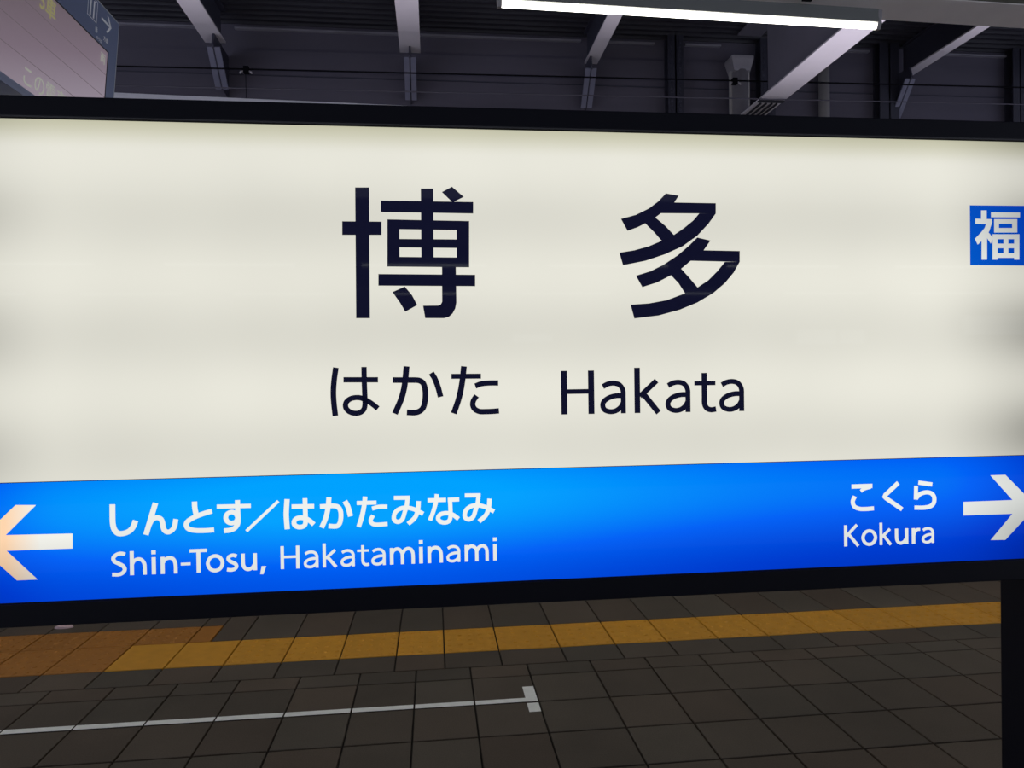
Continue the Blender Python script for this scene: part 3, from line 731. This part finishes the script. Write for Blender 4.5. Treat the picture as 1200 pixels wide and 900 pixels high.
["s",50,[[615,-2639],[646,-2584],[696,-2558],[742,-2574],[767,-2619],[772,-2690],[772,-2791]]],
["l",56,[[894,-2791],[894,-2541]]],
["l",58,[[894,-2495],[894,-2440]]]],"latin_right":[["l",51,[[6569,-2797],[6569,-2455]]],
["l",46,[[6585,-2629],[6762,-2455]]],
["l",48,[[6621,-2603],[6783,-2797]]],
["c",51,[[6865,-2670],[6901,-2588],[6973,-2560],[7045,-2588],[7081,-2670],[7045,-2751],[6973,-2779],[6901,-2751]]],
["l",46,[[7175,-2797],[7175,-2437]]],
["l",43,[[7196,-2665],[7330,-2542]]],
["l",46,[[7222,-2644],[7343,-2797]]],
["s",51,[[7444,-2542],[7444,-2644],[7449,-2721],[7480,-2767],[7526,-2779],[7577,-2756],[7613,-2705]]],
["l",54,[[7618,-2797],[7618,-2542]]],
["l",54,[[7739,-2797],[7739,-2545]]],
["s",46,[[7745,-2657],[7766,-2603],[7804,-2570],[7852,-2568]]],
["s",40,[[7908,-2583],[7950,-2562],[8001,-2557],[8047,-2573],[8074,-2613],[8076,-2670],[8076,-2734],[8076,-2797]]],
["s",40,[[8076,-2657],[8015,-2657],[7956,-2672],[7916,-2700],[7905,-2734],[7921,-2767],[7966,-2782],[8015,-2774],[8055,-2746],[8076,-2711]]]]}

def smooth(pts, closed, n=7):
    P_ = [Vector(q) for q in pts]; out = []; N = len(P_)
    rng = range(N) if closed else range(N - 1)
    for i in rng:
        p1, p2 = P_[i], P_[(i + 1) % N]
        p0 = P_[(i - 1) % N] if (closed or i > 0) else p1 * 2 - p2
        p3 = P_[(i + 2) % N] if (closed or i + 2 < N) else p2 * 2 - p1
        for k in range(n):
            t_ = k / n
            out.append(.5 * (2 * p1 + (p2 - p0) * t_ + (2 * p0 - 5 * p1 + 4 * p2 - p3) * t_ ** 2 + (3 * p1 - p0 - 3 * p2 + p3) * t_ ** 3))
    if not closed: out.append(P_[-1])
    return out
def stroke(mb, pts, w, closed, d0, d1):
    n = len(pts); L_, R_ = [], []
    for i in range(n):
        if closed: a_, b_ = pts[(i - 1) % n], pts[(i + 1) % n]; t_ = (b_ - a_).normalized(); k = 1
        else:
            a_ = (pts[i] - pts[i - 1]).normalized() if i else (pts[1] - pts[0]).normalized()
            b_ = (pts[i + 1] - pts[i]).normalized() if i < n - 1 else a_
            t_ = (a_ + b_).normalized(); k = 1 / max(.5, t_.dot(a_))
        nv = Vector((-t_.y, t_.x)) * (w / 2 * k); L_.append(pts[i] + nv); R_.append(pts[i] - nv)
    b = len(mb.v)
    for d in (d0, d1):
        for l_, r_ in zip(L_, R_): mb.v += [(l_.x, d, l_.y), (r_.x, d, r_.y)]
    m = 2 * n
    for i in range(n if closed else n - 1):
        j = (i + 1) % n; p0, p1, q0, q1 = b + 2 * i, b + 2 * i + 1, b + 2 * j, b + 2 * j + 1
        mb.f += [(p0, p1, q1, q0), (p0 + m, q0 + m, q1 + m, p1 + m), (p0, q0, q0 + m, p0 + m), (p1, p1 + m, q1 + m, q1)]
    if not closed:
        mb.f += [(b, b + m, b + m + 1, b + 1), (b + m - 2, b + m - 1, b + 2 * m - 1, b + 2 * m - 2)]
def lettering(key, name, mat, label=None, front=-.0006):
    mb = MB()
    for i, (k, w, pts) in enumerate(GLYPHS[key]):
        q = [Vector((x_ / 1e4 - SX, z_ / 1e4)) for x_, z_ in pts]; d0 = front - .00004 * (i % 13)
        if k == 'p': mb.prism([(v_.x, v_.y) for v_ in q], d0, 0.0002)
        else:
            if k in 'sc': q = smooth(q, k == 'c')
            stroke(mb, q, w / 1e4, k == 'c', d0, .0002)
    o_ = mb.build(name, mat, sign)
    if label: o_['label'] = label
    return o_
lettering('kanji_haku', 'large_character', M['ink'], 'large dark character at left of the white face')
lettering('kanji_ta', 'large_character', M['ink'], 'large dark character right of the middle of the white face')
lettering('hiragana_word', 'middle_lettering', M['ink'], 'dark syllables under the large left character')
lettering('latin_word', 'middle_lettering', M['ink'], 'dark Latin word Hakata under the large right character')
bq = lettering('badge_square', 'badge', M['film_badge'], 'small blue square badge at the right end', front=-.0004)
o = lettering('kanji_fuku', 'badge_character', M['film_letter'], 'white character on the blue badge', front=-.0008)
o.parent = bq
lettering('kana_left', 'band_lettering', M['film_letter'], 'white syllables at the left of the blue band')
lettering('latin_left', 'band_lettering', M['film_letter'], 'white Latin words Shin-Tosu with a comma below the left syllables')
lettering('latin_left_second', 'band_lettering', M['film_letter'], 'white Latin word Hakataminami below the left syllables')
lettering('kana_right', 'band_lettering', M['film_letter'], 'white syllables at the right of the blue band')
lettering('latin_right', 'band_lettering', M['film_letter'], 'white Latin word below the right syllables')
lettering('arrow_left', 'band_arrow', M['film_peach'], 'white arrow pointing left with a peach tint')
lettering('arrow_right', 'band_arrow', M['film_letter'], 'white arrow pointing right')
